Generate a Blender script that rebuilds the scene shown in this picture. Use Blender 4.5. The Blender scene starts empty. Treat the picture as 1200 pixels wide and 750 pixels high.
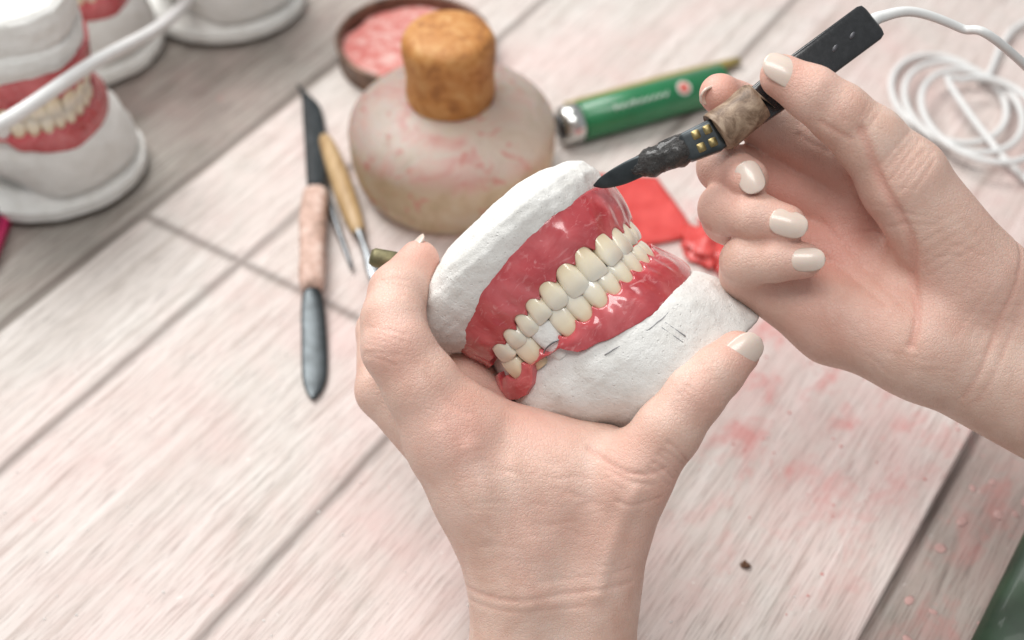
import bpy, math, random
import numpy as np
from mathutils import Vector, Matrix, noise
random.seed(4); np.random.seed(4)
SC=bpy.context.scene
col=SC.collection
c45=math.sqrt(.5)
Q=0.01/40.0                      # quarter-millimetre work unit
# tilted frame of the held work (origin 12.5 cm over the bench)
HO=np.array([0,.295,.125]); HM=np.array([[1,0,0],[0,c45,c45],[0,-c45,c45]])
def H(p): return (np.asarray(p,float)*Q)@HM+HO

# ---------------------------------------------------------------- helpers
def empty(name,loc,label=None,cat=None,group=None,rot=None):
    o=bpy.data.objects.new(name,None); o.empty_display_size=.01
    o.location=loc
    if rot is not None: o.rotation_euler=rot
    col.objects.link(o); tag(o,label,cat,group); return o
def tag(o,label=None,cat=None,group=None,kind=None):
    if label: o["label"]=label
    if cat: o["category"]=cat
    if group: o["group"]=group
    if kind: o["kind"]=kind
WL={}
def mk(name,V,F,mat,parent=None,raw=False,origin=None,smooth=True,label=None,cat=None,group=None,kind=None,fix=True):
    V=np.asarray(V,float)
    off=np.zeros(3)
    if not raw:
        if parent is not None:
            off=WL.get(parent.name,np.array(parent.location))
        else:
            off=np.array(origin) if origin is not None else np.array([V[:,0].mean(),V[:,1].mean(),V[:,2].min()])
    m=bpy.data.meshes.new(name)
    m.from_pydata((V-off).tolist(),[],[list(map(int,f)) for f in F] if not isinstance(F,np.ndarray) else F.tolist())
    m.update()
    if fix:
        import bmesh
        bm=bmesh.new(); bm.from_mesh(m); bmesh.ops.recalc_face_normals(bm,faces=bm.faces); bm.to_mesh(m); bm.free()
    if smooth: m.polygons.foreach_set("use_smooth",[True]*len(m.polygons))
    m.materials.append(mat)
    o=bpy.data.objects.new(name,m); col.objects.link(o)
    if parent is None:
        if not raw: o.location=off
    else:
        o.parent=parent
        if not raw: WL[o.name]=off
    tag(o,label,cat,group,kind)
    return o
def catmull(P,sub):
    P=[np.asarray(p,float) for p in P]
    if sub<=1: return np.array(P)
    E=[2*P[0]-P[1]]+P+[2*P[-1]-P[-2]]
    out=[]
    for i in range(1,len(E)-2):
        p0,p1,p2,p3=E[i-1:i+3]
        for k in range(sub):
            t=k/sub
            out.append(.5*((2*p1)+(-p0+p2)*t+(2*p0-5*p1+4*p2-p3)*t*t+(-p0+3*p1-3*p2+p3)*t**3))
    out.append(P[-1]); return np.array(out)
def sweep(P,R,up=(0,0,1),e=2.0,n=20,sub=1,rough=0,rs=1.0):
    """tube through P, R=(side,up) radii"""
    R=[(r,r) if not isinstance(r,(tuple,list)) else r for r in R]
    PR=catmull([tuple(p)+tuple(r) for p,r in zip(P,R)],sub)
    P=PR[:,:3]; R=np.maximum(PR[:,3:],1e-6)
    T=np.gradient(P,axis=0); T/=np.linalg.norm(T,axis=1)[:,None]
    U=np.array(up,float); V=[];F=[]
    for i in range(len(P)):
        U=U-T[i]*np.dot(U,T[i]); U/=np.linalg.norm(U); Sd=np.cross(T[i],U)
        for k in range(n):
            a=2*math.pi*k/n; cx,sy=math.cos(a),math.sin(a)
            x=math.copysign(abs(cx)**(2/e),cx)*R[i,0]; y=math.copysign(abs(sy)**(2/e),sy)*R[i,1]
            p=P[i]+Sd*x+U*y
            if rough:
                f=noise.noise(Vector(p*rs)); g=noise.noise(Vector(p*rs*2.7+5)) 
                d=(Sd*x+U*y); p=p+d/ (np.linalg.norm(d)+1e-9)*rough*(f+.5*g)
            V.append(p)
    m=len(P)
    for i in range(m-1):
        for k in range(n):
            F.append([i*n+k,i*n+(k+1)%n,(i+1)*n+(k+1)%n,(i+1)*n+k])
    V.append(P[0]);V.append(P[-1]);a=len(V)-2
    for k in range(n):
        F.append([a,(k+1)%n,k]); F.append([a+1,(m-1)*n+k,(m-1)*n+(k+1)%n])
    return np.array(V),F
def lathe(prof,c,n=64,e=1,wob=0):
    V=[];F=[]
    for (r,z) in prof:
        for k in range(n):
            a=2*math.pi*k/n
            rr=r*(1+wob*noise.noise(Vector((math.cos(a)*2,math.sin(a)*2,z*.6))))
            V.append((c[0]+rr*math.cos(a),c[1]+rr*math.sin(a),c[2]+z))
    for i in range(len(prof)-1):
        for k in range(n):
            F.append([i*n+k,i*n+(k+1)%n,(i+1)*n+(k+1)%n,(i+1)*n+k])
    return np.array(V)*.01,F
def smoothprof(prof,sub=6): 
    return [tuple(x) for x in catmull([np.array(p) for p in prof],sub)]

# ---------------------------------------------------------------- materials
class MB:
    def __init__(s,name):
        s.m=bpy.data.materials.new(name); s.m.use_nodes=True; s.nt=s.m.node_tree; s.b=s.nt.nodes["Principled BSDF"]
        s.tc=s.nt.nodes.new("ShaderNodeTexCoord")
    def N(s,t,**kw):
        n=s.nt.nodes.new(t)
        for k,v in kw.items():
            if k in n.inputs: n.inputs[k].default_value=v
            else: setattr(n,k,v)
        return n
    def L(s,a,b): s.nt.links.new(a,b)
    def noise(s,scale,detail=4,rough=.55,vec=None,stretch=None,dist=0):
        n=s.N("ShaderNodeTexNoise"); n.inputs["Scale"].default_value=scale; n.inputs["Detail"].default_value=detail; n.inputs["Roughness"].default_value=rough; n.inputs["Distortion"].default_value=dist
        v=vec if vec is not None else s.tc.outputs["Object"]
        if stretch:
            mp=s.N("ShaderNodeMapping"); mp.inputs["Scale"].default_value=stretch; s.L(v,mp.inputs["Vector"]); v=mp.outputs["Vector"]
        s.L(v,n.inputs["Vector"]); return n.outputs["Fac"]
    def ramp(s,fac,stops):
        r=s.N("ShaderNodeValToRGB"); el=r.color_ramp.elements
        while len(el)<len(stops): el.new(.5)
        for e,(p,c) in zip(el,stops):
            e.position=p; e.color=(c,c,c,1) if isinstance(c,(int,float)) else (*c,1)
        s.L(fac,r.inputs["Fac"]); return r.outputs["Color"]
    def mix(s,fac,a,b,mode='MIX'):
        n=s.N("ShaderNodeMix",data_type='RGBA',blend_type=mode)
        for sock,v in ((n.inputs[0],fac),(n.inputs[6],a),(n.inputs[7],b)):
            if hasattr(v,'is_linked') or hasattr(v,'links'): s.L(v,sock)
            elif isinstance(v,(int,float)): sock.default_value=v
            else: sock.default_value=(*v,1)
        return n.outputs[2]
    def math(s,op,a,b=0):
        n=s.N("ShaderNodeMath",operation=op)
        for i,v in enumerate((a,b)):
            if hasattr(v,'links'): s.L(v,n.inputs[i])
            else: n.inputs[i].default_value=v
        return n.outputs[0]
    def bump(s,h,strength=.3,dist=.001,prev=None):
        n=s.N("ShaderNodeBump"); n.inputs["Strength"].default_value=strength; n.inputs["Distance"].default_value=dist
        s.L(h,n.inputs["Height"])
        if prev is not None: s.L(prev,n.inputs["Normal"])
        s.L(n.outputs[0],s.b.inputs["Normal"]); return n.outputs[0]
    def col(s,c):
        if hasattr(c,'links'): s.L(c,s.b.inputs["Base Color"])
        else: s.b.inputs["Base Color"].default_value=(*c,1)
    def set(s,**kw):
        for k,v in kw.items():
            k=k.replace('_',' '); 
            if hasattr(v,'links'): s.L(v,s.b.inputs[k])
            else: s.b.inputs[k].default_value=v
        return s
def simple(name,c,rough=.5,metal=0,coat=0,var=.12,sc=300,bumpd=.0002):
    m=MB(name); n=m.noise(sc,4)
    m.col(m.ramp(n,[(.3,tuple(x*(1-var) for x in c)),(.7,tuple(min(1,x*(1+var)) for x in c))]))
    m.set(Roughness=rough,Metallic=metal,Coat_Weight=coat); m.bump(n,.3,bumpd); return m.m

def skin_mat():
    m=MB("skin")
    n1=m.noise(75,5,.62); n2=m.noise(420,4,.6); n3=m.noise(28,3,.5)
    base=m.ramp(n1,[(.3,(.635,.40,.315)),(.52,(.72,.50,.41)),(.75,(.765,.575,.49))])
    base=m.mix(m.ramp(n3,[(.42,0.0),(.62,.45)]),base,(.72,.41,.33))
    at=m.N("ShaderNodeAttribute",attribute_name="tint")
    base=m.mix(at.outputs["Fac"],base,(.69,.28,.22))
    base=m.mix(m.ramp(n2,[(.58,0.0),(.72,.22)]),base,(.60,.32,.25))
    m.col(base)
    m.set(Roughness=m.ramp(n2,[(.3,.38),(.7,.52)]),Subsurface_Weight=.14,Subsurface_Scale=.003,Subsurface_Radius=(1,.35,.2))
    v=m.N("ShaderNodeTexVoronoi",feature='DISTANCE_TO_EDGE'); v.inputs["Scale"].default_value=900
    nn=m.N("ShaderNodeTexNoise"); nn.inputs["Scale"].default_value=200
    m.L(m.tc.outputs["Object"],nn.inputs["Vector"])
    vm=m.N("ShaderNodeVectorMath",operation='MULTIPLY_ADD'); m.L(nn.outputs["Color"],vm.inputs[0]); vm.inputs[1].default_value=(.0025,.0025,.0025); m.L(m.tc.outputs["Object"],vm.inputs[2])
    m.L(vm.outputs[0],v.inputs["Vector"])
    b=m.bump(m.ramp(v.outputs["Distance"],[(0,0),(.14,1)]),.32,.0003)
    b=m.bump(m.noise(240,6,.7,stretch=(1,2.6,1.6),dist=.5),.42,.0005,b)
    b=m.bump(m.noise(60,4,.6),.2,.0010,b)
    return m.m
SKIN=skin_mat()
def nail_mat():
    m=MB("nail_polish"); n=m.noise(150,3)
    m.col(m.ramp(n,[(.3,(.67,.53,.45)),(.7,(.73,.61,.53))])); m.set(Roughness=.3,Coat_Weight=.4,Coat_Roughness=.12,Subsurface_Weight=.1,Subsurface_Scale=.001); return m.m
NAIL=nail_mat()
def plaster_mat():
    m=MB("dental_plaster"); a=m.noise(130,6,.65); b=m.noise(700,6,.75); g=m.noise(260,6,.75,dist=.3)
    c=m.ramp(a,[(.25,(.70,.68,.64)),(.5,(.80,.79,.76)),(.8,(.85,.84,.815))])
    st=m.noise(55,5,.6,dist=1.0)
    c=m.mix(m.ramp(st,[(.66,0.0),(.78,.3)]),c,(.66,.42,.36))
    c=m.mix(m.ramp(g,[(.63,0.0),(.70,.4)]),c,(.50,.46,.42))
    m.col(c); m.set(Roughness=.92,Specular_IOR_Level=.25)
    v=m.N("ShaderNodeTexVoronoi"); v.inputs["Scale"].default_value=520; v.inputs["Randomness"].default_value=1; m.L(m.tc.outputs["Object"],v.inputs["Vector"])
    k=m.bump(b,.75,.0005); k=m.bump(g,.6,.0008,k); m.bump(m.ramp(v.outputs["Distance"],[(0,0),(.20,1)]),.5,.0005,k)
    return m.m
PLAST=plaster_mat()
def wax_mat():
    m=MB("pink_wax"); a=m.noise(70,4,.55,dist=.6); b=m.noise(300,4,.55); w=m.noise(120,5,.62,dist=2.2,stretch=(1,2,1))
    c=m.ramp(a,[(.25,(.38,.035,.042)),(.45,(.50,.070,.080)),(.62,(.60,.135,.145)),(.80,(.70,.27,.28))])
    c=m.mix(m.ramp(w,[(.56,0.0),(.72,.5)]),c,(.77,.40,.40))
    m.col(c); m.set(Roughness=m.ramp(b,[(.3,.12),(.75,.25)]),Subsurface_Weight=.4,Subsurface_Scale=.003,Subsurface_Radius=(1,.3,.25),Coat_Weight=.6,Coat_Roughness=.08)
    k=m.bump(b,.12,.0003); m.bump(a,.25,.0012,k); return m.m
WAX=wax_mat()
def tooth_mat():
    m=MB("tooth_ivory"); a=m.noise(120,4,.6)
    sep=m.N("ShaderNodeSeparateXYZ"); m.L(m.tc.outputs["Object"],sep.inputs[0])
    dd=m.math('DIVIDE',m.math('ABSOLUTE',m.math('ADD',sep.outputs[1],3*Q),0),38*Q)
    body=m.ramp(dd,[(.02,(.68,.65,.57)),(.25,(.79,.73,.61)),(.60,(.82,.73,.55)),(.95,(.72,.56,.36))])
    m.col(m.mix(m.ramp(a,[(.35,.25),(.65,0.0)]),body,(.70,.57,.38)))
    m.set(Roughness=.17,Coat_Weight=.6,Coat_Roughness=.06,Subsurface_Weight=.3,Subsurface_Scale=.002,Subsurface_Radius=(1,.8,.5))
    m.bump(m.noise(260,3,.5,stretch=(1,.4,1)),.25,.0005); return m.m
TOOTH=tooth_mat()
PENCIL=simple("graphite",(.28,.28,.29),.6)
STEEL=simple("dull_steel",(.22,.23,.24),.38,1,0,.25,180)
DSTEEL=simple("dark_blade_steel",(.06,.068,.072),.34,.8,0,.3,200)
BRASS=simple("worn_brass",(.36,.28,.13),.5,.9,0,.35,400)
BLACKP=simple("black_plastic",(.018,.019,.021),.24,0,.4,.3,500)
def tar():
    m=MB("burnt_black_wax"); a=m.noise(900,5,.7); m.col(m.ramp(a,[(.3,(.006,.006,.006)),(.75,(.04,.034,.03))])); m.set(Roughness=.26,Coat_Weight=.4)
    m.bump(a,.9,.0007); return m.m
TAR=tar()
def crust():
    m=MB("crusted_wax_sleeve"); a=m.noise(170,6,.7,dist=.8); m.col(m.ramp(a,[(.28,(.05,.033,.022)),(.44,(.19,.12,.075)),(.60,(.36,.26,.18)),(.80,(.50,.38,.28))])); m.set(Roughness=.5)
    m.bump(a,.35,.0008); return m.m
CRUST=crust()
WHITEP=simple("white_cable_plastic",(.72,.72,.71),.4,0,.1,.05,100)

# ---------------------------------------------------------------- bench
def wood_board_mat(name,seams,xs,pink=1.0,light=1.0,gray=False):
    m=MB(name); ob=m.tc.outputs["Object"]
    sep=m.N("ShaderNodeSeparateXYZ"); m.L(ob,sep.inputs[0]); X,Y=sep.outputs[0],sep.outputs[1]
    g1=m.noise(1,6,.68,stretch=(12,260,14),dist=.5)
    g2=m.noise(1,5,.7,stretch=(28,900,40),dist=.2)
    g3=m.noise(7,4,.6)
    pore=m.noise(1,3,.6,stretch=(55,1400,90))
    big=m.noise(1,4,.55,stretch=(4,45,10),dist=1.2)
    L=light
    if gray: a,b,c=(.19*L,.17*L,.145*L),(.32*L,.295*L,.26*L),(.41*L,.385*L,.35*L)
    else: a,b,c=(.42*L,.375*L,.335*L),(.63*L,.585*L,.545*L),(.72*L,.68*L,.645*L)
    base=m.ramp(g1,[(.33,a),(.46,b),(.66,c)])
    base=m.mix(m.ramp(big,[(.38,.30),(.58,0.0)]),base,tuple(x*1.1 for x in a))
    base=m.mix(m.ramp(pore,[(.37,.7),(.45,0.0)]),base,tuple(x*.6 for x in a))
    base=m.mix(m.ramp(g2,[(.36,.5),(.48,0.0)]),base,tuple(x*.75 for x in a))
    dv=m.N("ShaderNodeVectorMath",operation='DISTANCE'); m.L(ob,dv.inputs[0]); dv.inputs[1].default_value=xs
    # pink wax dust worked into the surface
    d1=m.noise(9,5,.62,dist=.5); d2=m.noise(48,6,.72)
    dust=m.math('MULTIPLY',m.ramp(d1,[(.38,.10),(.66,.8)]),m.ramp(d2,[(.3,.4),(.7,1.0)]))
    dust=m.math('MULTIPLY',dust,m.math('MULTIPLY',m.ramp(dv.outputs["Value"],[(.05,1.0),(.34,.42)]),pink))
    base=m.mix(dust,base,(.68,.39,.37))
    # red wax smears around the working spot
    near=m.ramp(dv.outputs["Value"],[(.03,1.0),(.15,0.0)])
    blot=m.math('MULTIPLY',m.ramp(m.noise(34,6,.7,dist=.3,stretch=(1,1.6,1)),[(.50,0.0),(.68,.35 if gray else .65)]),near)
    base=m.mix(blot,base,(.60,.14,.13))
    fl=m.ramp(m.noise(120,4,.6),[(.70,0.0),(.75,.35)])
    base=m.mix(fl,base,(.66,.24,.22))
    wf=m.ramp(m.noise(210,3,.5,stretch=(1,1.3,1)),[(.72,0.0),(.76,.8)])
    base=m.mix(wf,base,(.80,.78,.75))
    seam=None
    wob=m.math('MULTIPLY',m.math('SUBTRACT',m.noise(60,3),.5),.0012)
    for s in seams:
        dd=m.math('ABSOLUTE',m.math('ADD',m.math('SUBTRACT',Y,s),wob),0)
        k=m.ramp(dd,[(.0002,1.0),(.0007,0.0)])
        seam=k if seam is None else m.math('MAXIMUM',seam,k)
    if not gray:
        dd=m.math('ABSOLUTE',m.math('SUBTRACT',X,.318),0)
        k=m.math('MULTIPLY',m.ramp(dd,[(.0002,1.0),(.0007,0.0)]),m.math('GREATER_THAN',Y,.234))
        seam=m.math('MAXIMUM',seam,k)
    base=m.mix(m.math('MULTIPLY',seam,.75),base,(.13,.10,.085))
    m.col(base); m.set(Roughness=m.ramp(g3,[(.3,.55),(.7,.75)]))
    k=m.bump(g1,.4,.0005); k=m.bump(pore,.4,.0003,k); k=m.bump(d2,.3,.0006,k)
    inv=m.math('SUBTRACT',1,seam); m.bump(inv,.6,.0008,k)
    return m.m
A57=math.radians(57)
Rz=np.array([[math.cos(A57),math.sin(A57),0],[-math.sin(A57),math.cos(A57),0],[0,0,1]])
def local57(x,y): # world cm -> board local m
    v=np.array([x,y,0])*.01; return tuple(Rz@v)
def slab(name,x0,x1,y0,y1,z0,z1,mat,bev=.001,**kw):
    import bmesh
    bm=bmesh.new(); bmesh.ops.create_cube(bm,size=1)
    for v in bm.verts: v.co=Vector((x0 if v.co.x<0 else x1,y0 if v.co.y<0 else y1,z0 if v.co.z<0 else z1))
    bmesh.ops.bevel(bm,geom=bm.edges[:],offset=bev,segments=3,affect='EDGES')
    m=bpy.data.meshes.new(name); bm.to_mesh(m); bm.free(); m.materials.append(mat)
    o=bpy.data.objects.new(name,m); col.objects.link(o); tag(o,**kw); return o
tbl=mk("table_top",[(-3,-3,-.0045),(3,-3,-.0045),(3,3,-.0045),(-3,3,-.0045)],[[0,1,2,3]],
   wood_board_mat("grey_wood_table",[.52,.63,.74,-.02,-.1,.41],(*local57(19,29)[:2],0),.7,1.05,True),raw=True,smooth=False,kind="structure")
tbl.rotation_euler=(0,0,A57)
brd=slab("work_board",-.25,1.15,.046,.403,-.004,0,wood_board_mat("pale_wood_board",[.347,.234],(*local57(12,39.5)[:2],0),.95),bev=.0007,
   label="pale wood-grain work board dusted with pink wax",cat="board")
brd.rotation_euler=(0,0,A57)

# ---------------------------------------------------------------- dental casts
s0=12.
def E(tb,t):
    T=[r[0] for r in tb]; return [np.interp(t,T,[r[i] for r in tb]) for i in (1,2,3)]
UP=[(-20,158,90,134),(0,160,92,136),(30,168,96,140),(60,182,102,149),(95,180,106,152)]
LO=[(-100,162,114,154),(-78,168,111,154),(-60,168,109,152),(-34,162,100,142),(0,156,90,134)]
def arch(tb,t,s):
    al,ar,b=E(tb,t); a=al if s<s0 else ar
    c=max(-.999,min(.999,(s-s0)/a)); th=math.acos(c)
    return ell(tb,t,th,0)
def ell(tb,t,th,off):
    al,ar,b=E(tb,t); a=al if math.cos(th)<0 else ar
    n=np.array([math.cos(th)/a,math.sin(th)/b]); n/=np.linalg.norm(n)
    p=np.array([s0+a*math.cos(th),-b+b*math.sin(th)])+n*off
    return np.array([p[0],t,p[1]]),np.array([n[0],0,n[1]])
upS=[-121,-99,-78,-56,-32,-3,26,53,74,88,98]; upT=[-1,4,8,11,13,14,14,13,12,11,10]; upH=[29,31,33,36,42,44,47,41,37,33,30]
loS=[-124,-98,-70,-43,-17,7,30,50,69,84,95]; loT=[-26,-22,-23,-21,-20,-20,-20,-20,-20.5,-21,-21]; loH=[33,35,42,41,43,41,39,37,35,31,29]
def tooth_mesh(o,T,N,upv,W,D,Hh,kind,sh=0):
    # kind 0 incisor, 1 canine, 2 premolar/molar
    tip={0:(.74,.88,.96,1.0),1:(.42,.62,.82,.95),2:(.52,.74,.89,.97)}[kind]
    rows=[(0,tip[0],.14),(.02,tip[1],.28),(.07,tip[2],.40),(.17,tip[3],.54),(.34,1,.74),(.52,.975,.9),(.7,.92,1),(.86,.85,1),(1.0,.78,.95),(1.2,.70,.85)]
    n=24; V=[];F=[]
    for (y,ws,ds) in rows:
        hw=W/2*ws; hd=D/2*ds; fr=-3.4*(1-min(1,y/.35))**1.5-2.6*max(0,(y-.6)/.5)**1.5
        for k in range(n):
            a=2*math.pi*k/n; ca,sa=math.cos(a),math.sin(a)
            x=math.copysign(abs(ca)**.70,ca)*hw; z=math.copysign(abs(sa)**.9,sa)*hd-hd+fr
            yy=y*Hh+ (1-min(1,y))*( (x/W)**2*3) + sh*x*(1-min(1,y))*.14
            V.append(o+T*x+upv*yy+N*z)
    for i in range(len(rows)-1):
        for k in range(n): F.append([i*n+k,i*n+(k+1)%n,(i+1)*n+(k+1)%n,(i+1)*n+k])
    c=np.mean(V[:n],axis=0)-upv*.4; V.append(c)
    for k in range(n): F.append([len(V)-1,(k+1)%n,k])
    return np.array(V)*Q,F
def loft_plaster(tab,seed,back=36,rows=54,n=220,amp=1.0,fac=2.6,fs=24):
    T=[r[0] for r in tab]; V=[];F=[]
    for i in range(rows):
        t=np.interp(i/(rows-1),np.linspace(0,1,len(T)),T)
        al,ar,b=[np.interp(i/(rows-1),np.linspace(0,1,len(T)),[r[j] for r in tab]) for j in (1,2,3)]
        for k in range(n):
            th=2*math.pi*k/n; c,s=math.cos(th),math.sin(th); a=al if c<0 else ar
            if s>=0: x,w=s0+a*c,-140+ (b)*s
            else: x,w=s0+a*math.copysign(abs(c)**.6,c),-140+back*math.copysign(abs(s)**.6,s)*min(1,b/120)
            p=Vector((x,t,w)); d=amp*(2.2*noise.noise(p/34+Vector((seed,0,0)))+1.0*noise.noise(p/11+Vector((0,seed,0)))+.8*noise.noise(p/4.5))
            # scooped knife-trimmed facets
            f1=noise.voronoi(Vector((x/fs,t/(fs*1.3)+seed,w/fs)))[0]
            d-=amp*fac*max(0,.75-f1[0])**1.0-1.0
            tt=t+amp*2.0*noise.noise(Vector((x/30,seed,w/30)))+amp*.6*noise.noise(p/7)
            V.append((x+d*c,tt,w+d*s))
    for i in range(rows-1):
        for k in range(n): F.append([i*n+k,i*n+(k+1)%n,(i+1)*n+(k+1)%n,(i+1)*n+k])
    for r in (0,rows-1):
        cc=np.mean(V[r*n:(r+1)*n],axis=0)
        prev=list(range(r*n,(r+1)*n))
        for q in (.97,.75,.5,.25):
            st=len(V)
            for k in range(n):
                p=cc+(np.array(V[r*n+k])-cc)*q; p[1]+=1.5*amp*noise.noise(Vector(p/14)); V.append(tuple(p))
            cur=list(range(st,st+n))
            for k in range(n): F.append([prev[k],prev[(k+1)%n],cur[(k+1)%n],cur[k]])
            prev=cur
        V.append(tuple(cc)); 
        for k in range(n): F.append([len(V)-1,prev[k],prev[(k+1)%n]])
    return np.array(V)*Q,F
def gum(tb,S,TC,HH,tbound,sign,seed):
    N=420; V=[];F=[]
    Sx=np.array(S)
    rowsv=[(-.0,-26,10),(-.0,-10,3),(0,-1.5,.3),(0,1.6,-.3),(.012,3.0,0)]+[(v,None,0) for v in np.linspace(.04,.97,34)]+[(1,4,0),(1.0,1,1.5),(1.0,-14,2.5)]
    for i in range(N):
        th=math.radians(179-178*i/(N-1))
        p0,_=ell(tb,0 if sign>0 else -34,th,0); s=p0[0]
        j=int(np.argmin(abs(Sx-s))); 
        lo=(Sx[j]-Sx[j-1])/2 if j>0 else 12; hi=(Sx[j+1]-Sx[j])/2 if j<len(S)-1 else 8
        ph=(s-Sx[j])/(hi if s>Sx[j] else lo); ph=min(1.0,abs(ph)) if abs(ph)<1.6 else 1.6
        tc=np.interp(s,S,TC); h=np.interp(s,S,HH)
        if ph>1.2 and (s<S[0] or s>S[-1]): edge=tc-6*sign if s<0 else tc-4*sign; ph=1
        else: edge=tc+sign*(h/2-4.5-10*ph**2.6)
        tbn=np.interp(s,[q[0] for q in tbound],[q[1] for q in tbound])+2.0*noise.noise(Vector((s/16,seed,0)))+.7*noise.noise(Vector((s/5,seed,4)))
        for (v,off,dt) in rowsv:
            t=edge+(tbn-edge)*v+dt*sign
            if off is None:
                off=3.2+5.0*math.sin(min(1,v*1.4)*math.pi/2)-1.2*v
                off+=2.8*math.cos(ph*math.pi/2)**1.5*math.exp(-((v-.25)/.3)**2)-1.2*(ph**3)*math.exp(-(v/.35)**2)
                off+=1.8*noise.noise(Vector((s/34,t/34,seed)))+.3*noise.noise(Vector((s/12,t/12,seed+3)))
            p,_n=ell(tb,t,th,off); V.append(p)
    M=len(rowsv)
    for i in range(N-1):
        for k in range(M-1): F.append([i*M+k,(i+1)*M+k,(i+1)*M+k+1,i*M+k+1])
    return np.array(V)*Q,F
UPB=[(-175,34),(-160,34),(-124,53),(-81,68),(-33,80),(24,86),(80,80),(105,72),(120,60)]
LOB=[(-165,-36),(-145,-54),(-124,-62),(-110,-56),(-98,-36),(-62,-40),(-47,-58),(0,-74),(39,-82),(100,-78),(120,-68)]
def build_cast(root):
    up,f=loft_plaster([(8,150,80,112),(24,168,86,120),(40,188,90,126),(56,206,95,133),(70,213,99,140),(84,212,103,147),(100,203,104,153),(116,182,97,152),(129,150,80,141),(138,112,56,120),(143,70,30,88)],3.1,amp=1.0)
    mk("upper_plaster_cast",up,f,PLAST,root,raw=True)
    lo,f=loft_plaster([(-172,88,148,144),(-169,94,152,148),(-148,112,147,150),(-132,132,142,151),(-116,148,138,151),(-100,160,132,150),(-84,168,122,147),(-68,168,107,142),(-52,162,94,136),(-34,158,86,127),(-18,156,78,112),(2,150,72,104)],8.7,amp=.7,fac=5.0,fs=46)
    mk("lower_plaster_cast",lo,f,PLAST,root,raw=True)
    for nm,tb,S,TC,HH,B,sg,sd in (("upper_wax_gum",UP,upS,upT,upH,UPB,1,1.3),("lower_wax_gum",LO,loS,loT,loH,LOB,-1,5.3)):
        V,F=gum(tb,S,TC,HH,B,sg,sd); g=mk(nm,V,F,WAX,root,raw=True)
        for j,s in enumerate(S):
            p,n=arch(tb,TC[j],s); Tn=np.array([n[2],0,-n[0]])
            pl,_=arch(tb,TC[j],s-(s-S[j-1])/2 if j>0 else s-11); pr,_=arch(tb,TC[j],s+(S[j+1]-s)/2 if j<len(S)-1 else s+5)
            W=np.linalg.norm(pl-pr)*random.uniform(1.03,1.08); W=min(W,35)
            o=p.copy(); o[1]=TC[j]-sg*HH[j]/2; o+=n*(5.5 if sg>0 else 2.5)
            plast=(sg<0 and j==2)
            kd=2 if j<3 else (1 if j in (4,9) and sg>0 else (1 if j==3 and sg<0 else 0))
            V,F=tooth_mesh(o+np.random.uniform(-1.2,1.2,3),Tn,n,np.array([0,sg,0.]),W,24,HH[j],0 if plast else kd,random.uniform(-1,1))
            t=mk("tooth",V,F,PLAST if plast else TOOTH,g,raw=True)
            if plast: t["label"]="chipped white plaster tooth stump"
            md=t.modifiers.new("s",'SUBSURF'); md.levels=1; md.render_levels=1
root=empty("dental_cast",tuple(H((80,40,0))),"white plaster dental cast with pink wax denture, held in hand","dental cast")
ms=np.array([.77,.64,0])@HM; mt=np.array([-.64,.77,0])@HM; ms/=np.linalg.norm(ms); mt/=np.linalg.norm(mt); mw=np.cross(ms,mt)
root.rotation_euler=Matrix((ms,mt,mw)).transposed().to_euler()
build_cast(root)
# faint pencil guide lines on the lower cast, wire clasp
def pl(s,t):
    al=np.interp(t,[-158,-132,-116,-84],[102,132,148,168]); ar=np.interp(t,[-150,-84],[147,122]); a=al if s<s0 else ar
    c=(s-s0)/a; b=np.interp(t,[-150,-116,-84],[150,151,147]); return np.array([s,t,-140+b*math.sqrt(1-c*c)+.6])
for a,b in (((42,-98),(50,-128)),((49,-96),(57,-124)),((-30,-80),(30,-91)),((30,-91),(92,-90))):
    P=[pl(a[0]+(b[0]-a[0])*k/10,a[1]+(b[1]-a[1])*k/10+random.uniform(-.5,.5)) for k in range(11)]
    V,F=sweep(np.array(P)*Q,[.7*Q]*11,n=6); mk("pencil_mark",V,F,PENCIL,root,raw=True)
P=[(-84,-40,-24),(-82,-33,-20),(-70,-31,-13),(-58,-34,-11),(-54,-42,-13)]
V,F=sweep(np.array(P)*Q,[1.0*Q]*5,n=8,sub=5); mk("wire_clasp",V,F,STEEL,root,raw=True)
# copies standing on the bench
def copy_tree(src,loc,rot,label,group):
    e=src.copy(); col.objects.link(e); e.location=loc; e.rotation_euler=rot; e["label"]=label; e["group"]=group
    def rec(s,d):
        for ch in list(s.children):
            if ch.name.startswith("pencil") or ch.name.startswith("wire"): continue
            n=ch.copy(); col.objects.link(n); n.parent=d; rec(ch,n)
    rec(src,e); return e
def stand(x,y,yaw,z=4.0+1.4,tilt=0):
    R=Matrix.Rotation(math.radians(yaw),4,'Z')@Matrix.Rotation(math.radians(90+tilt),4,'X')
    return (x*.01,y*.01,z*.01),R.to_euler()
BG="spare dental casts standing on the bench"
root["group"]=BG
for (x,y,yaw,lab) in ((-20.0,48.8,24,"white plaster cast with red wax gums and teeth"),(-20.3,59.0,35,"plaster cast with red gums behind another cast"),(-15.0,62.6,8,"white plaster cast on flat round base")):
    l,r=stand(x,y,yaw); e=copy_tree(root,l,r,lab,BG)
    # trimmed stepped plinth
    V,F=loft_plaster([(-215,174,158,152),(-214,177,162,156),(-194,177,160,156),(-192,170,150,149),(-184,150,132,139),(-170,134,120,130)],x,back=60,rows=40,n=140,amp=.8)
    mk("plaster_plinth",V,F,PLAST,e,raw=True)
    V,F=loft_plaster([(122,150,96,142),(134,158,104,146),(166,156,106,146),(182,150,104,142),(190,138,96,132),(193,120,84,116)],x+2,back=60,rows=30,n=140,amp=1.2)
    mk("plaster_top",V,F,PLAST,e,raw=True)
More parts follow.
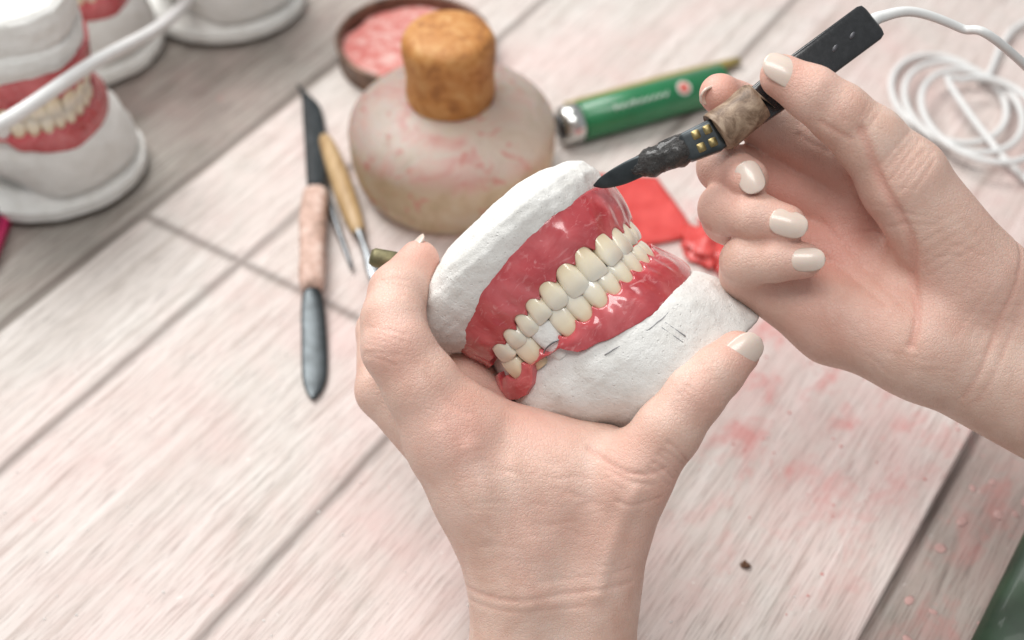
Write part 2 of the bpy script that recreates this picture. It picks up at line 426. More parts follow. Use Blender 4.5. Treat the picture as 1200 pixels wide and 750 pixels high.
del root["group"]
V,F=sweep([H(p) for p in ((-178,80,-122),(-174,79,-123),(-150,74,-128),(-110,64,-136),(-60,50,-150))],[9*Q,12*Q,13*Q,11*Q,11*Q],n=18)
p=mk("articulator_pin",V,F,simple("tarnished_brass",(.20,.18,.10),.55,.7,0,.3,300),None); 
p["label"]="short worn brass articulator pin behind dental cast"; p["category"]="pin"

# ---------------------------------------------------------------- hands (implicit surface -> mesh)
def smin(a,b,k):
    h=np.maximum(k-np.abs(a-b),0)/k; return np.minimum(a,b)-h*h*k*.25
def cone(P,a,b,ra,rb):
    a=np.array(a,np.float32); b=np.array(b,np.float32); ba=b-a; L=float(ba@ba)
    d=[P[i]-a[i] for i in range(3)]
    h=np.clip((d[0]*ba[0]+d[1]*ba[1]+d[2]*ba[2])/L,0,1) if L>0 else 0*P[0]
    return np.sqrt((d[0]-ba[0]*h)**2+(d[1]-ba[1]*h)**2+(d[2]-ba[2]*h)**2)-(ra+(rb-ra)*h)
def nets(F,org,h):
    ins=F<0; sh=tuple(np.array(F.shape)-1)
    cs=[(i,j,k) for i in (0,1) for j in (0,1) for k in (0,1)]
    cnt=np.zeros(sh,np.int8)
    for c in cs: cnt+=ins[c[0]:c[0]+sh[0],c[1]:c[1]+sh[1],c[2]:c[2]+sh[2]]
    mask=(cnt>0)&(cnt<8); cells=np.argwhere(mask); idx=-np.ones(sh,int); idx[mask]=np.arange(len(cells))
    acc=np.zeros((len(cells),3)); n=np.zeros(len(cells))
    for c in cs:
        for ax in range(3):
            if c[ax]: continue
            c1=list(c); c1[ax]=1
            f0=F[cells[:,0]+c[0],cells[:,1]+c[1],cells[:,2]+c[2]]; f1=F[cells[:,0]+c1[0],cells[:,1]+c1[1],cells[:,2]+c1[2]]
            x=(f0<0)!=(f1<0); t=np.where(x,f0/np.where(x,f0-f1,1),0)
            pos=np.array(c,float)[None,:].repeat(len(cells),0); pos[:,ax]+=t
            acc+=pos*x[:,None]; n+=x
    V=np.array(org)+h*(cells+acc/n[:,None]); Fs=[]
    for ax in range(3):
        a,b=[q for q in range(3) if q!=ax]
        s1=[slice(1,-1)]*3; s2=[slice(1,-1)]*3
        s1[ax]=slice(0,-1); s2[ax]=slice(1,None)
        A=ins[tuple(s1)];B=ins[tuple(s2)]; E_=np.argwhere(A!=B); fl=A[E_[:,0],E_[:,1],E_[:,2]]
        base=E_.copy(); base[:,a]+=1; base[:,b]+=1
        def g(da,db):
            q=base.copy(); q[:,a]-=da; q[:,b]-=db; return idx[q[:,0],q[:,1],q[:,2]]
        quad=np.stack([g(1,1),g(0,1),g(0,0),g(1,0)],1)
        if ax==1: fl=~fl
        quad[~fl]=quad[~fl][:,::-1]; Fs.append(quad)
    return V,np.concatenate(Fs)
def vnormals(V,F):
    n=np.cross(V[F[:,2]]-V[F[:,0]],V[F[:,3]]-V[F[:,1]]); N=np.zeros_like(V)
    for k in range(4): np.add.at(N,F[:,k],n)
    return N/(np.linalg.norm(N,axis=1)[:,None]+1e-9)
def hand(name,palm,fingers,creases,tints,label,h=2.8,pk=26,cs=.58):
    allp=[q for s in palm for q in s]+[q for f in fingers for q in f]
    lo=np.min([np.array(q[:3])-q[3] for q in allp],0)-8; hi=np.max([np.array(q[:3])+q[3] for q in allp],0)+8
    ax=[np.arange(lo[i],hi[i],h,dtype=np.float32) for i in range(3)]
    P=np.meshgrid(*ax,indexing='ij'); P=[p.astype(np.float32) for p in P]
    pd=None
    for a,b in palm:
        d=cone(P,a[:3],b[:3],a[3],b[3]); pd=d if pd is None else smin(pd,d,pk)
    res=None
    for f in fingers:
        fd=None
        for a,b in zip(f[:-1],f[1:]):
            d=cone(P,a[:3],b[:3],a[3],b[3]); fd=d if fd is None else smin(fd,d,9)
        r=smin(pd,fd,24); res=r if res is None else smin(res,r,3.0)
    V,F=nets(res,lo,h)
    for it in range(5):
        S=np.zeros_like(V);C=np.zeros(len(V))
        for k in range(4):
            np.add.at(S,F[:,k],V[F[:,(k+1)%4]]); np.add.at(C,F[:,k],1)
            np.add.at(S,F[:,k],V[F[:,(k+3)%4]]); np.add.at(C,F[:,k],1)
        V=V*.5+.5*S/C[:,None]
    N=vnormals(V,F)
    dsp=np.zeros(len(V))
    for cr in creases:
        pts,dep,wid=cr; pts=catmull([np.array(p,float) for p in pts],5)
        dm=np.full(len(V),1e9)
        for a,b in zip(pts[:-1],pts[1:]):
            ba=b-a; q=V[:,:2]-a[:2]; hh=np.clip((q@ba[:2])/(ba[:2]@ba[:2]+1e-9),0,1)
            dm=np.minimum(dm,np.linalg.norm(q-hh[:,None]*ba[:2],axis=1))
        fr=np.clip((N[:,2]-.0)/.35,0,1)
        dsp-=(dep*cs if dep>0 else dep*.8)*np.exp(-(dm/wid)**2)*fr
    V=V+N*dsp[:,None]
    tint=np.zeros(len(V))  # redder knuckles and fingertips, plus shadowed pinks painted into the skin colour
    for (x,y,z,r,a) in tints:
        d=np.linalg.norm(V-np.array([x,y,z]),axis=1); tint=np.maximum(tint,a*np.exp(-(d/r)**2))
    tint=np.maximum(tint,np.clip(-dsp*.14,0,.35))
    o=mk(name,H(V),F,SKIN,label=label,cat="hand",origin=H(np.mean(V,0)),fix=False)
    at=o.data.attributes.new("tint",'FLOAT','POINT'); at.data.foreach_set("value",tint.astype(np.float32))
    return o
def nail(parent,c,axis,nrm,L,W,R,lift=0):
    axis=np.array(axis,float); axis/=np.linalg.norm(axis); nrm=np.array(nrm,float); nrm-=axis*(nrm@axis); nrm/=np.linalg.norm(nrm); sd=np.cross(axis,nrm)
    V=[];F=[];n,m=22,18
    for i in range(n+1):
        u=-1+2*i/n; uu=min(.9995,abs(u)); w=W*(1-uu**(3.2 if u<0 else 2.4))**(.5)
        for k in range(m+1):
            v=-1+2*k/m; ph=v*w/R
            p=np.array(c)+axis*L*u+sd*R*math.sin(ph)+nrm*(R*math.cos(ph)-R-.14*L*max(0,u)**2*1.0-.12*L*max(0,-u)**2+lift*u)
            V.append(p)
    for i in range(n):
        for k in range(m): F.append([i*(m+1)+k,(i+1)*(m+1)+k,(i+1)*(m+1)+k+1,i*(m+1)+k+1])
    o=mk("fingernail",H(V),F,NAIL,parent)
    md=o.modifiers.new("t",'SOLIDIFY'); md.thickness=3.0*Q; md.offset=0
    return o
def wr(cx,cy,dx,dy,n,gap,ln,dep=1.6,wid=2.2,bow=4):
    """n short skin folds across direction (dx,dy)"""
    out=[]; L=math.hypot(dx,dy); dx/=L;dy/=L; px,py=-dy,dx
    for i in range(n):
        o=(i-(n-1)/2)*gap; l=ln*random.uniform(.7,1)
        j=random.uniform(-2,2)
        out.append(([(cx+dx*(o+j)-px*l,cy+dy*(o+j)-py*l),(cx+dx*(o+bow*(.5-abs(i/(n-.99)-.5))),cy+dy*(o+bow*(.5)))  ,(cx+dx*(o-j)+px*l,cy+dy*(o-j)+py*l)],dep*random.uniform(.7,1.1),wid))
    return out
# the hand that holds the cast
palmA=[((10,-520,-60,68),(14,-325,-50,61)),((88,-520,-60,66),(92,-325,-50,56)),((16,-315,-48,60),(-68,-142,-34,57)),((30,-325,-70,58),(-45,-170,-90,56)),
 ((92,-325,-50,56),(137,-192,-10,45)),((-62,-128,-54,50),(25,-166,-56,50)),((25,-166,-56,50),(108,-172,-42,46)),((30,-250,-50,68),(60,-215,-45,62)),((-30,-200,-38,56),(60,-190,-40,54)),
 ((-20,-170,-110,52),(-58,-82,-150,42))]
fA=[[(137,-192,-10,45),(182,-130,4,39),(214,-87,8,35),(240,-61,6,31),(264,-39,0,27)],
 [(-68,-142,-34,57),(-106,-80,-22,46),(-136,-33,-18,42),(-142,0,-32,38),(-138,34,-55,35),(-115,73,-86,26)],
 [(-60,-175,-90,52),(-160,-88,-118,36),(-170,-14,-175,31),(-122,50,-215,26)],
 [(-40,-190,-120,48),(-112,-95,-180,34),(-118,-10,-235,29),(-70,40,-250,25)],
 [(-10,-200,-130,46),(-80,-130,-200,30),(-80,-60,-250,26),(-30,-10,-260,22)]]
crA=wr(180,-166,.6,.8,5,9,22,2.8,2.4)+wr(214,-88,.7,.7,6,6,24,1.9,2.0)+wr(-150,-30,.2,1,6,7,24,1.7,2)+wr(-142,38,.1,1,4,6,18,1.2,2)
crA+=[([(-60,-318),(0,-326),(70,-318),(140,-308)],2.4,3.2),([(-50,-334),(10,-340),(80,-334)],1.5,2.6),([(30,-305),(80,-300),(138,-290)],1.2,2.6),
 ([(90,-150),(120,-170),(150,-177),(175,-172)],3.0,3.0),([(110,-172),(135,-184),(165,-190)],2.2,2.6),([(120,-208),(140,-212),(172,-205)],2.0,2.4),
 ([(20,-330),(-10,-250),(-48,-150)],-4,11),([(50,-330),(20,-240),(0,-170)],-2.6,10),([(100,-320),(120,-250),(140,-200)],-4.0,10),
 ([(-30,-250),(-58,-190),(-85,-130)],-2.5,10),([(-100,-60),(-80,-90),(-50,-110)],1.6,3.5)]
for i in range(34):
    x=random.uniform(-60,140); y=random.uniform(-320,-150); a=random.uniform(-.5,.3); l=random.uniform(8,26)
    crA.append(([(x-l*math.cos(a),y-l*math.sin(a)),(x,y+2),(x+l*math.cos(a),y+l*math.sin(a))],random.uniform(.5,.9),2.2))
hA=hand("hand",palmA,fA,crA,[(-120,70,-85,45,.5),(264,-38,0,50,.35),(-140,-30,10,42,.35),(214,-87,30,38,.3),(175,-170,0,45,.35),(-60,-130,20,60,.35),(20,-120,-20,50,.3),(120,-300,-20,60,.15)],
  "bare hand with pale nails gripping the dental cast")
nail(hA,(268,-39,26),(.74,.62,-.1),(.16,-.1,1),27,21,25)
nail(hA,(-122,94,-84),(.55,.75,-.35),(-.62,.72,.12),17,16,20)
# the hand that holds the wax knife
palmB=[((545,50,-50,62),(720,-62,-60,76)),((500,-25,-50,66),(720,-130,-60,80)),((545,55,-30,61),(462,158,4,49)),((480,50,-96,64),(400,55,-135,46)),
 ((495,-30,-48,63),(400,0,-68,52)),((400,10,-98,44),(430,170,-118,42))]
fB=[[(455,168,6,48),(415,208,20,40),(377,238,30,35),(345,260,35,31.5),(311,280,32,26)],
 [(430,180,-105,44),(325,235,-95,33),(275,262,-68,28),(250,272,-42,25)],
 [(415,130,-118,42),(300,185,-112,33),(256,186,-62,30),(279,167,-14,25)],
 [(400,75,-115,42),(270,128,-100,33),(256,134,-42,31),(288,122,-12,28),(321,112,2,24)],
 [(395,0,-80,52),(292,58,-78,36),(278,70,-28,29),(310,71,-8,25.5),(342,70,2,22)]]
crB=[([(395,215),(425,150),(462,90),(474,20),(464,-30)],6.0,5),([(380,120),(430,60),(470,0)],2.4,3.5),([(330,100),(390,70),(440,20)],2.6,4),
 ([(530,-90),(560,-20),(590,60),(600,100)],2.2,3.5),([(545,-95),(575,-30),(602,40)],1.2,3),([(350,225),(365,215),(385,205)],2.6,3),([(355,262),(375,225)],1.8,3)]
crB+=wr(400,225,-.8,.5,3,7,20,1.3,2)+wr(452,180,-.7,.6,6,9,30,1.2,2.4)+wr(560,0,.8,-.5,5,14,40,.7,3)+wr(500,90,-.5,.8,5,12,34,.7,2.4)
for i in range(30):
    x=random.uniform(390,590); y=random.uniform(-60,140); a=random.uniform(-1.2,.2); l=random.uniform(10,30)
    crB.append(([(x-l*math.cos(a),y-l*math.sin(a)),(x+1,y+2),(x+l*math.cos(a),y+l*math.sin(a))],random.uniform(.5,1.0),2.2))
hB=hand("hand",palmB,fB,crB,[(311,280,30,48,.4),(250,272,-40,45,.5),(270,168,-14,42,.5),(321,112,2,42,.45),(342,70,2,38,.45),(390,90,-90,80,.75),(300,60,-60,50,.4),(430,60,-20,80,.25),(370,20,-30,60,.3),(330,150,-80,60,.7)],
  "bare hand with pale nails holding the wax knife")
nail(hB,(309,285,57),(-.84,.50,-.1),(-.05,.25,1),25,18.5,23)
nail(hB,(278,167,10.5),(.35,-.85,.2),(-.12,.05,1),20,16.5,20,0)
nail(hB,(320,112,25.5),(.93,-.28,.10),(0,.05,1),22,17,20,0)
nail(hB,(343,70,23.5),(.98,.02,.10),(0,.0,1),19,14.5,18,0)
nail(hB,(232,270,-30),(-.6,-.2,.6),(-.85,.1,.2),13,13,17,0)

# ---------------------------------------------------------------- electric wax knife
kn=empty("wax_knife",tuple(H((300,260,-10))),"black electric wax knife with soot-black wax on its blade","wax knife")
V,F=sweep([H(p) for p in ((428,356,-22),(426,354.4,-22),(421,350.5,-22),(330,283,-16),(262,232,-12),(250,224,-12))],[(17*Q,10*Q),(22*Q,13.5*Q),(24*Q,15*Q),(24*Q,16*Q),(20*Q,15*Q),(12*Q,12*Q)],up=HM[2],e=9,n=48); mk("handle",V,F,BLACKP,kn)
GB=simple("grey_button",(.07,.07,.08),.4)
for k in range(2):
    t=.25+.22*k; c=np.array((424,352,-22))*(1-t)+np.array((330,283,-16))*t
    V,F=sweep([H(c+np.array((0,0,12))),H(c+np.array((0,0,15.8))),H(c+np.array((0,0,16.1)))],[(5*Q,2.4*Q)]*3,up=(.8,-.5,-.2),n=14); mk("button",V,F,GB,kn)
V,F=sweep([H(p) for p in ((290,258,-8),(289.5,257.6,-8),(287,255.6,-8),(268,240,-8),(247,224,-8),(243,220.7,-8),(242,220,-8))],[15*Q,22*Q,25*Q,25*Q,26*Q,25*Q,18*Q],up=HM[2],n=48,sub=6,rough=1.4*Q,rs=130); mk("ferrule",V,F,CRUST,kn)
V,F=sweep([H(p) for p in ((246,222,-8),(238,217,-8),(206,203,-8),(200,200,-8))],[(18*Q,12*Q),(20*Q,13*Q),(18*Q,12*Q),(14*Q,10*Q)],up=HM[2],e=7,n=40); nk=mk("slotted_neck",V,F,DSTEEL,kn)
for i in range(2):
    for j in range(2):
        c=np.array((232,215.5,0))+i*np.array((-13.5,-6.0,0))+ (j-.5)*np.array((-6.5,15,0))
        V,F=sweep([H(c+np.array((0,0,1))),H(c+np.array((0,0,5.1)))],[(5*Q,5.4*Q)]*2,up=HM[1]*.9-HM[0]*.4,e=6,n=12); mk("brass_slot",V,F,BRASS,nk)
V,F=sweep([H(p) for p in ((214,208,-8),(206,203,-8),(186,195,-8),(168,188,-10),(152,181,-12),(142,176,-14))],[(9*Q,8*Q),(17*Q,13*Q),(18*Q,14*Q),(18*Q,13*Q),(13*Q,8*Q),(4*Q,3*Q)],up=HM[2],n=36,sub=6,rough=3.2*Q,rs=300); mk("burnt_wax",V,F,TAR,kn)
V,F=sweep([H(p) for p in ((168,187,-10),(150,181,-11),(128,171,-15),(108,163,-19),(97,159.5,-22))],[(12*Q,2.2*Q),(13*Q,2.6*Q),(12*Q,2.2*Q),(7.5*Q,1.5*Q),(1.2*Q,.8*Q)],up=HM[2]*.9-HM[1]*.3,n=20,sub=5); mk("blade",V,F,DSTEEL,kn)
V,F=sweep([tuple(H((424,352,-22))),tuple(H((440,361,-24))),tuple(H((480,368,-30))),tuple(H((540,352,-45))),tuple(H((620,318,-70))),(.26,.40,.06),(.30,.48,.01)],[.0024,.0018,.0015,.0014,.0014,.0014,.0014],n=14,sub=10); mk("cord",V,F,WHITEP,kn)

# ---------------------------------------------------------------- things on the board
def lampglass():
    m=MB("waxy_frosted_glass"); a=m.noise(60,5,.65,dist=.8); b=m.noise(110,5,.68,dist=.4); c3=m.noise(40,5,.65,dist=1.0)
    sep=m.N("ShaderNodeSeparateXYZ"); m.L(m.tc.outputs["Object"],sep.inputs[0])
    low=m.ramp(a,[(.3,(.46,.33,.17)),(.5,(.64,.51,.33)),(.72,(.76,.68,.53))]); topc=m.ramp(c3,[(.32,(.60,.50,.40)),(.48,(.74,.65,.58)),(.58,(.76,.54,.49)),(.72,(.68,.27,.25))])
    zz=m.math('ADD',sep.outputs[2],m.math('MULTIPLY',m.math('SUBTRACT',a,.5),.014))
    c=m.mix(m.ramp(zz,[(.029,0.0),(.033,1.0)]),low,topc)
    c=m.mix(m.ramp(b,[(.58,0.0),(.64,.75)]),c,(.66,.19,.17)); m.col(c)
    m.set(Roughness=m.ramp(b,[(.3,.35),(.7,.55)]),Transmission_Weight=.6,Subsurface_Weight=.4,Subsurface_Scale=.012); m.bump(b,.6,.0015); return m.m
lp=empty("spirit_lamp",(-.027,.512,0),"frosted glass spirit lamp with amber cap, spattered with wax","spirit lamp")
prof=smoothprof([(0.01,.12),(3.2,.1),(3.85,.12),(4.2,.45),(4.5,1.1),(4.64,2.0),(4.66,2.7),(4.64,3.1),(4.5,3.5),(4.12,3.95),(3.45,4.35),(2.6,4.65),(1.8,4.8),(0.01,4.85)])
V,F=lathe(prof,(-2.7,51.2,0),96,wob=.012); mk("glass_body",V,F,lampglass(),lp)
m=MB("amber_cap"); a=m.noise(110,6,.72,dist=.4); m.col(m.ramp(a,[(.28,(.17,.055,.014)),(.48,(.48,.20,.05)),(.64,(.58,.31,.11)),(.82,(.64,.43,.25))])); m.set(Roughness=.58); m.bump(a,.6,.0014)
prof=smoothprof([(0.01,4.6),(1.8,4.6),(1.92,4.8),(1.96,5.3),(1.95,6.0),(2.0,6.7),(2.04,7.2),(1.98,7.7),(1.65,8.05),(.85,8.22),(.01,8.25)]); V,F=lathe(prof,(-2.7,51.2,0),60,wob=.04); mk("cap",V,F,m.m,lp)

tin=empty("wax_tin",(-.050,.610,0),"shallow round brown tin of red wax shavings","tin")
V,F=lathe(smoothprof([(.01,.05),(3.5,.05),(3.75,.2),(3.85,1.1),(3.95,1.25),(3.8,1.35),(3.65,1.2),(3.6,.5)],4),(-5.0,61.0,0),64); mk("tin_dish",V,F,simple("rusty_brown_tin",(.16,.09,.06),.45,.4,.1,.4,120),tin)
m=MB("red_wax_shavings"); a=m.noise(140,6,.7); m.col(m.ramp(a,[(.3,(.5,.06,.05)),(.5,(.66,.25,.22)),(.66,(.8,.58,.53))])); m.set(Roughness=.5); m.bump(a,.9,.003); SHAV=m.m
V,F=lathe([(.01,.9),(.8,.85),(1.6,.95),(2.4,.8),(3.1,.85),(3.62,.7)],(-5.0,61.0,0),48,wob=.1); V[:,2]+=np.array([.0015*noise.noise(Vector(v*180)) for v in V]); mk("wax_filling",V,F,SHAV,tin)

def cm(P): return [tuple(np.array(p)*.01) for p in P]
# green marker tube
gt=empty("green_tube",(.06,.556,0),"green cylindrical tube with silver end cap and round emblem","tube")
a=np.array((2.25,53.9,.97)); b=np.array((10.3,57.48,.97)); d=(b-a)/np.linalg.norm(b-a)
GREEN=simple("green_enamel",(.012,.17,.06),.35,0,.3,.15,80)
V,F=sweep(cm([a+d*1.05,a+d*1.1,b-d*.05,b]),[.0088,.0095,.0095,.0085],n=40); mk("barrel",V,F,GREEN,gt)
V,F=sweep(cm([a+d*.05,a+d*.15,a+d*.85,a+d*1.1]),[.0075,.0092,.0096,.0085],n=40); mk("silver_cap",V,F,simple("bright_silver",(.62,.62,.60),.22,1,0,.1,60),gt)
V,F=sweep(cm([a-d*.12,a+d*.1]),[.0055,.007],n=24); mk("cap_end",V,F,BLACKP,gt)
PRINT=simple("white_print",(.70,.72,.68),.5)
sd=np.cross(d,(0,0,1)); 
def onb(l,ph,r=.965): # point on barrel
    return (a+d*l+ (sd*math.sin(ph)+np.array((0,0,1))*math.cos(ph))*r)*.01
for st in range(9):
    l0=2.6+st*.33; hh=.30 if st in (0,3) else .15
    P=[onb(l0+.02*math.sin(k),.75-hh*k/5+.06) for k in range(6)]+[onb(l0+.06*k,.75-.17+.15*math.sin(k*1.1)) for k in range(1,4)]
    V,F=sweep(P,[.00030]*len(P),n=6); mk("printed_script",V,F,PRINT,gt)
def disc(l,ph,R,lift,mat,name):
    V=[onb(l,ph,.95+lift)];F=[]
    for r in (.5,1.0):
        for k in range(28):
            t=2*math.pi*k/28; V.append(onb(l+R*r*math.cos(t),ph+R*r*math.sin(t)/.95,.95+lift))
    for k in range(28):
        F.append([0,1+k,1+(k+1)%28]); F.append([1+k,29+k,29+(k+1)%28,1+(k+1)%28])
    mk(name,np.array(V),F,mat,gt)
disc(6.3,.6,.36,.008,PRINT,"printed_emblem"); disc(6.3,.6,.27,.014,simple("red_print",(.6,.14,.11),.5),"printed_emblem")
V,F=sweep(cm([(2.6,56.4,.3),(5,57.3,.33),(8.5,58.9,.33),(11.5,60.3,.3)]),[.0025,.0033,.0033,.002],n=16,sub=4)
mk("wooden_stick",V,F,simple("olive_wood",(.34,.26,.08),.4),label="thin olive-brown wooden stick on the board",cat="stick")

# steel spatula
sp=empty("wax_spatula",(-.084,.465,0),"double-ended steel wax spatula with wax-coated handle","spatula")
V,F=sweep(cm([(-8.85,49.2,.55),(-8.95,50.5,.5),(-9.3,53.5,.35),(-9.75,56.2,.25),(-10.2,57.4,.25),(-10.7,58.4,.2)]),[(.003,.003),(.0044,.0014),(.0052,.0009),(.0046,.0008),(.002,.0008),(.0005,.0004)],n=20,sub=6); mk("blade",V,F,DSTEEL,sp)
V,F=sweep(cm([(-8.45,43.4,.55),(-8.35,42.6,.5),(-8.1,40.6,.3),(-7.9,38.7,.2),(-7.85,37.8,.2),(-7.85,37.4,.2)]),[(.003,.003),(.0046,.0013),(.0052,.0009),(.0050,.0008),(.003,.0007),(.0005,.0005)],n=20,sub=6); mk("blade",V,F,DSTEEL,sp)
m=MB("wax_coated_handle"); a_=m.noise(130,6,.7); m.col(m.ramp(a_,[(.3,(.25,.17,.13)),(.5,(.55,.36,.29)),(.72,(.74,.60,.53))])); m.set(Roughness=.55); m.bump(a_,.7,.001)
V,F=sweep(cm([(-8.88,49.7,.55),(-8.85,49.2,.6),(-8.8,47.6,.62),(-8.6,45.5,.62),(-8.47,43.7,.6),(-8.43,43.2,.55)]),[.0035,.0056,.006,.0056,.0054,.0035],e=3,n=24,sub=5,rough=.0004,rs=200); mk("handle",V,F,m.m,sp)
# wooden handled carver
wk=empty("carving_knife",(-.072,.49,0),"small wax carver with yellow wooden handle","carver")
m=MB("yellow_handle_wood"); a_=m.noise(1,5,.6,stretch=(300,60,60)); m.col(m.ramp(a_,[(.3,(.34,.21,.09)),(.7,(.52,.36,.19))])); m.set(Roughness=.5,Coat_Weight=.1); m.bump(a_,.3,.0005)
V,F=sweep(cm([(-8.95,53.9,.4),(-8.7,53.2,.5),(-7.9,50.7,.5),(-7.2,48.4,.5),(-6.85,47.3,.45),(-6.7,46.9,.4)]),[.0018,.0036,.0048,.0045,.0035,.002],n=24,sub=5); mk("handle",V,F,m.m,wk)
V,F=sweep(cm([(-6.8,47.2,.45),(-6.4,46,.4),(-5.9,44.6,.3),(-5.6,43.6,.2)]),[(.0026,.0026),(.0018,.0018),(.0034,.0012),(.001,.0006)],n=16,sub=6); mk("blade",V,F,STEEL,wk)
V,F=sweep(cm([(-9.35,52.6,.3),(-8.7,50.6,.3),(-7.7,47.4,.3),(-6.9,44.9,.25)]),[.0012,.0016,.0016,.0008],n=12,sub=4); mk("steel_probe",V,F,STEEL,label="thin steel probe beside the wooden carver",cat="probe")

# red wax
RED=MB("red_sheet_wax"); a_=RED.noise(120,4); RED.col(RED.ramp(a_,[(.3,(.56,.05,.045)),(.7,(.70,.10,.09))])); RED.set(Roughness=.32,Subsurface_Weight=.2,Subsurface_Scale=.002); RED.bump(a_,.3,.0006); RED=RED.m
def sheet(poly,name,label,th=.14,n=14,wv=.12):
    p=[np.array(q,float) for q in poly]; V=[];F=[]
    for lv in (0,1):
        for i in range(n+1):
            for j in range(n+1):
                u,v=i/n,j/n; q=(p[0]*(1-u)+p[1]*u)*(1-v)+(p[3]*(1-u)+p[2]*u)*v
                V.append((q[0],q[1],.02+wv*(1+noise.noise(Vector((q[0]*.6,q[1]*.6,1))))*.5+lv*th))
    k=(n+1)**2
    for i in range(n):
        for j in range(n):
            a=i*(n+1)+j; F.append([a,a+1,a+n+2,a+n+1]); F.append([k+a,k+a+n+1,k+a+n+2,k+a+1])
    bd=[i*(n+1) for i in range(n+1)]+[n*(n+1)+j for j in range(1,n+1)]+[i*(n+1)+n for i in range(n-1,-1,-1)]+[j for j in range(n-1,0,-1)]
    for x,y in zip(bd,bd[1:]+bd[:1]): F.append([x,y,k+y,k+x])
    return mk(name,np.array(V)*.01,F,RED,label=label,cat="wax")
sheet([(3.6,51.4),(6.7,51.1),(8.2,47.2),(4.6,46.0)],"wax_sheet","flat red wax sheet lying on the board")
def lump(c,r,seed,name,label,sq=.5,mat=None):
    V=[];F=[];n,m_=24,16
    for i in range(m_+1):
        ph=math.pi*i/m_
        for k in range(n):
            a=2*math.pi*k/n; v=Vector((math.cos(a)*math.sin(ph),math.sin(a)*math.sin(ph),math.cos(ph)))
            rr=r*(1+.75*noise.noise(v*1.6+Vector((seed,0,0)))+.3*noise.noise(v*4+Vector((0,seed,0))))
            V.append((c[0]+v.x*rr,c[1]+v.y*rr,max(0.02,c[2]+v.z*rr*sq)))
    for i in range(m_):
        for k in range(n): F.append([i*n+k,i*n+(k+1)%n,(i+1)*n+(k+1)%n,(i+1)*n+k])
    return np.array(V)*.01,F
for i,(x,y,r) in enumerate(((8.5,46.4,1.1),(9.6,47.4,1.3),(9.8,45.5,1.1))):
    V,F=lump((x,y,.2),r,i*3.3+1,"","",.3); o=mk("wax_scrap",V,F,RED,label="crumpled scrap of bright red wax",cat="wax",group="scraps of red wax")
# scattered crumbs / drops
VV=[];FF=[]
def addlump(VV,FF,c,r,seed,sq,n=8,m_=5,am=.8):
    b=len(VV); st=random.uniform(.6,1); an=random.uniform(0,3.1)
    for i in range(m_+1):
        ph=math.pi*i/m_
        for k in range(n):
            a=2*math.pi*k/n; v=Vector((math.cos(a)*math.sin(ph),math.sin(a)*math.sin(ph),math.cos(ph))); rr=r*(1+am*noise.noise(v*.8+Vector((seed*1.7,0,0))))
            X,Y=v.x*rr,v.y*rr*st; 
            VV.append((c[0]+X*math.cos(an)-Y*math.sin(an),c[1]+X*math.sin(an)+Y*math.cos(an),c[2]+max(0,v.z)*rr*sq))
    for i in range(m_):
        for k in range(n): FF.append([b+i*n+k,b+i*n+(k+1)%n,b+(i+1)*n+(k+1)%n,b+(i+1)*n+k])
for i in range(90):
    x,y=random.gauss(11.5,4.0),random.gauss(38.5,5.5)
    if x*.839-y*.545>-4.8: continue
    addlump(VV,FF,(x,y,.01),random.uniform(.02,.06),i,random.uniform(.15,.5))
mk("wax_crumbs",np.array(VV)*.01,FF,simple("pink_wax_crumb",(.62,.20,.18),.4),kind="stuff",label="small pink wax crumbs scattered over the board",cat="crumbs")
VV=[];FF=[]
for i in range(70):
    x,y=random.uniform(12,24),random.uniform(25,38)
    if x*.839-y*.545<-4.0: continue
    addlump(VV,FF,(x,y,-.447),random.uniform(.05,.28),i,.08,20,6,.35)
mk("wax_drops",np.array(VV)*.01,FF,simple("pale_pink_wax_drop",(.50,.31,.285),.35),kind="stuff",label="dried pale pink wax drops on the table",cat="drops")
VV=[];FF=[]
for i in range(130):
    x,y=random.uniform(-21,10),random.uniform(25,45)
    addlump(VV,FF,(x,y,.01),random.uniform(.02,.06),i,.5,6,4)
mk("plaster_crumbs",np.array(VV)*.01,FF,PLAST,kind="stuff",label="tiny white plaster crumbs on the board",cat="crumbs")
V,F=lump((8.3,29.6,.08),.14,2,"","",.7); mk("brown_crumb",V,F,simple("brown_wax",(.12,.05,.02),.5),label="small dark brown wax crumb on the board",cat="crumb")

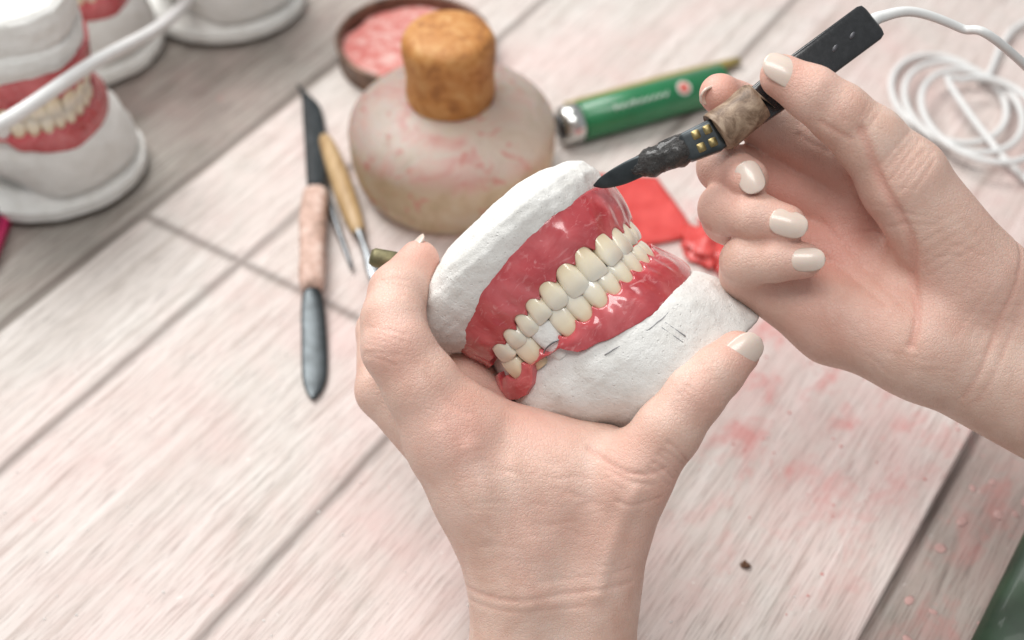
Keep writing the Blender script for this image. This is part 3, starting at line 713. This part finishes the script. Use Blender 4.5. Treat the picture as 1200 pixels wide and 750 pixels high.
# cords
P=[]
for t in np.linspace(0,2*math.pi*3.3,64):
    r=3.0+.55*math.sin(t*.9); P.append((21.4+r*.85*math.cos(t+.5)+.08*t,57.0+r*1.15*math.sin(t+.5)-.12*t,.2+.05*t))
P=[(30,66,.3),(26,63,.3)]+P+[(24,50,.3),(29,47,.2)]
V,F=sweep(cm(P),[.0016]*len(P),n=10,sub=3); mk("coiled_cord",V,F,WHITEP,label="coiled white electric cord on the board",cat="cord")
V,F=sweep(cm([(-27,42.5,6.5),(-21.2,45.0,7.3),(-17.8,50.0,7.2),(-16.6,56.7,4.6),(-16.3,64,2.0),(-15.5,72,.2)]),[.0030]*6,n=14,sub=8); mk("white_hose",V,F,WHITEP,label="thin white plastic hose draped past the casts",cat="hose")
# edge of a phone in a magenta case, and a green bottle
ph=slab("phone",-.345,-.2275,.455,.50,-.004,.006,simple("dark_screen",(.01,.01,.012),.15,0,.5),bev=.002,label="dark phone in a magenta case on the table",cat="phone")
cs=slab("phone_case",-.347,-.2255,.453,.502,-.0043,.004,simple("magenta_case",(.55,.02,.12),.4),bev=.002); cs.parent=ph
m=simple("green_glass",(.016,.045,.020),.5,0,.1,.4,60)
V,F=sweep(cm([(14.7,23.2,.9),(14.9,23.5,1.0),(18.5,29.0,1.0),(21,33,1.0)]),[(.006,.006),(.016,.013),(.016,.013),(.015,.013)],e=3,n=30)
V=V+np.array([.0095,.004,0]); mk("green_case",V,F,m,label="dark green glossy case at the board edge",cat="case")

# ---------------------------------------------------------------- light
w=bpy.data.worlds.new("World"); SC.world=w; w.use_nodes=True
w.node_tree.nodes["Background"].inputs[0].default_value=(.95,.98,1,1); w.node_tree.nodes["Background"].inputs[1].default_value=.40
def area(name,loc,tgt,size,power,c,sy=None):
    l=bpy.data.lights.new(name,'AREA'); l.energy=power; l.color=c; l.size=size; l.shape='RECTANGLE'; l.size_y=sy or size
    o=bpy.data.objects.new(name,l); o.location=loc; o.rotation_euler=(Vector(tgt)-Vector(loc)).to_track_quat('-Z','Y').to_euler(); col.objects.link(o)
area("window_light",(-.5,.95,1.0),(0,.42,.05),.75,16,(1,.99,.97),.6)
area("ceiling_light",(-.1,.0,1.3),(0,.4,.05),.7,7.5,(1,.985,.96),.4)
# ---------------------------------------------------------------- camera
cam=bpy.data.cameras.new("camera"); co=bpy.data.objects.new("camera",cam); col.objects.link(co); SC.camera=co
co.location=(0,0,.42); co.rotation_euler=(math.radians(45),0,0)
cam.lens=50; cam.sensor_width=36; cam.clip_start=.01; cam.clip_end=50
cam.dof.use_dof=True; cam.dof.focus_distance=.422; cam.dof.aperture_fstop=8
SC.view_settings.view_transform='Standard'; SC.view_settings.look='None'; SC.view_settings.exposure=0
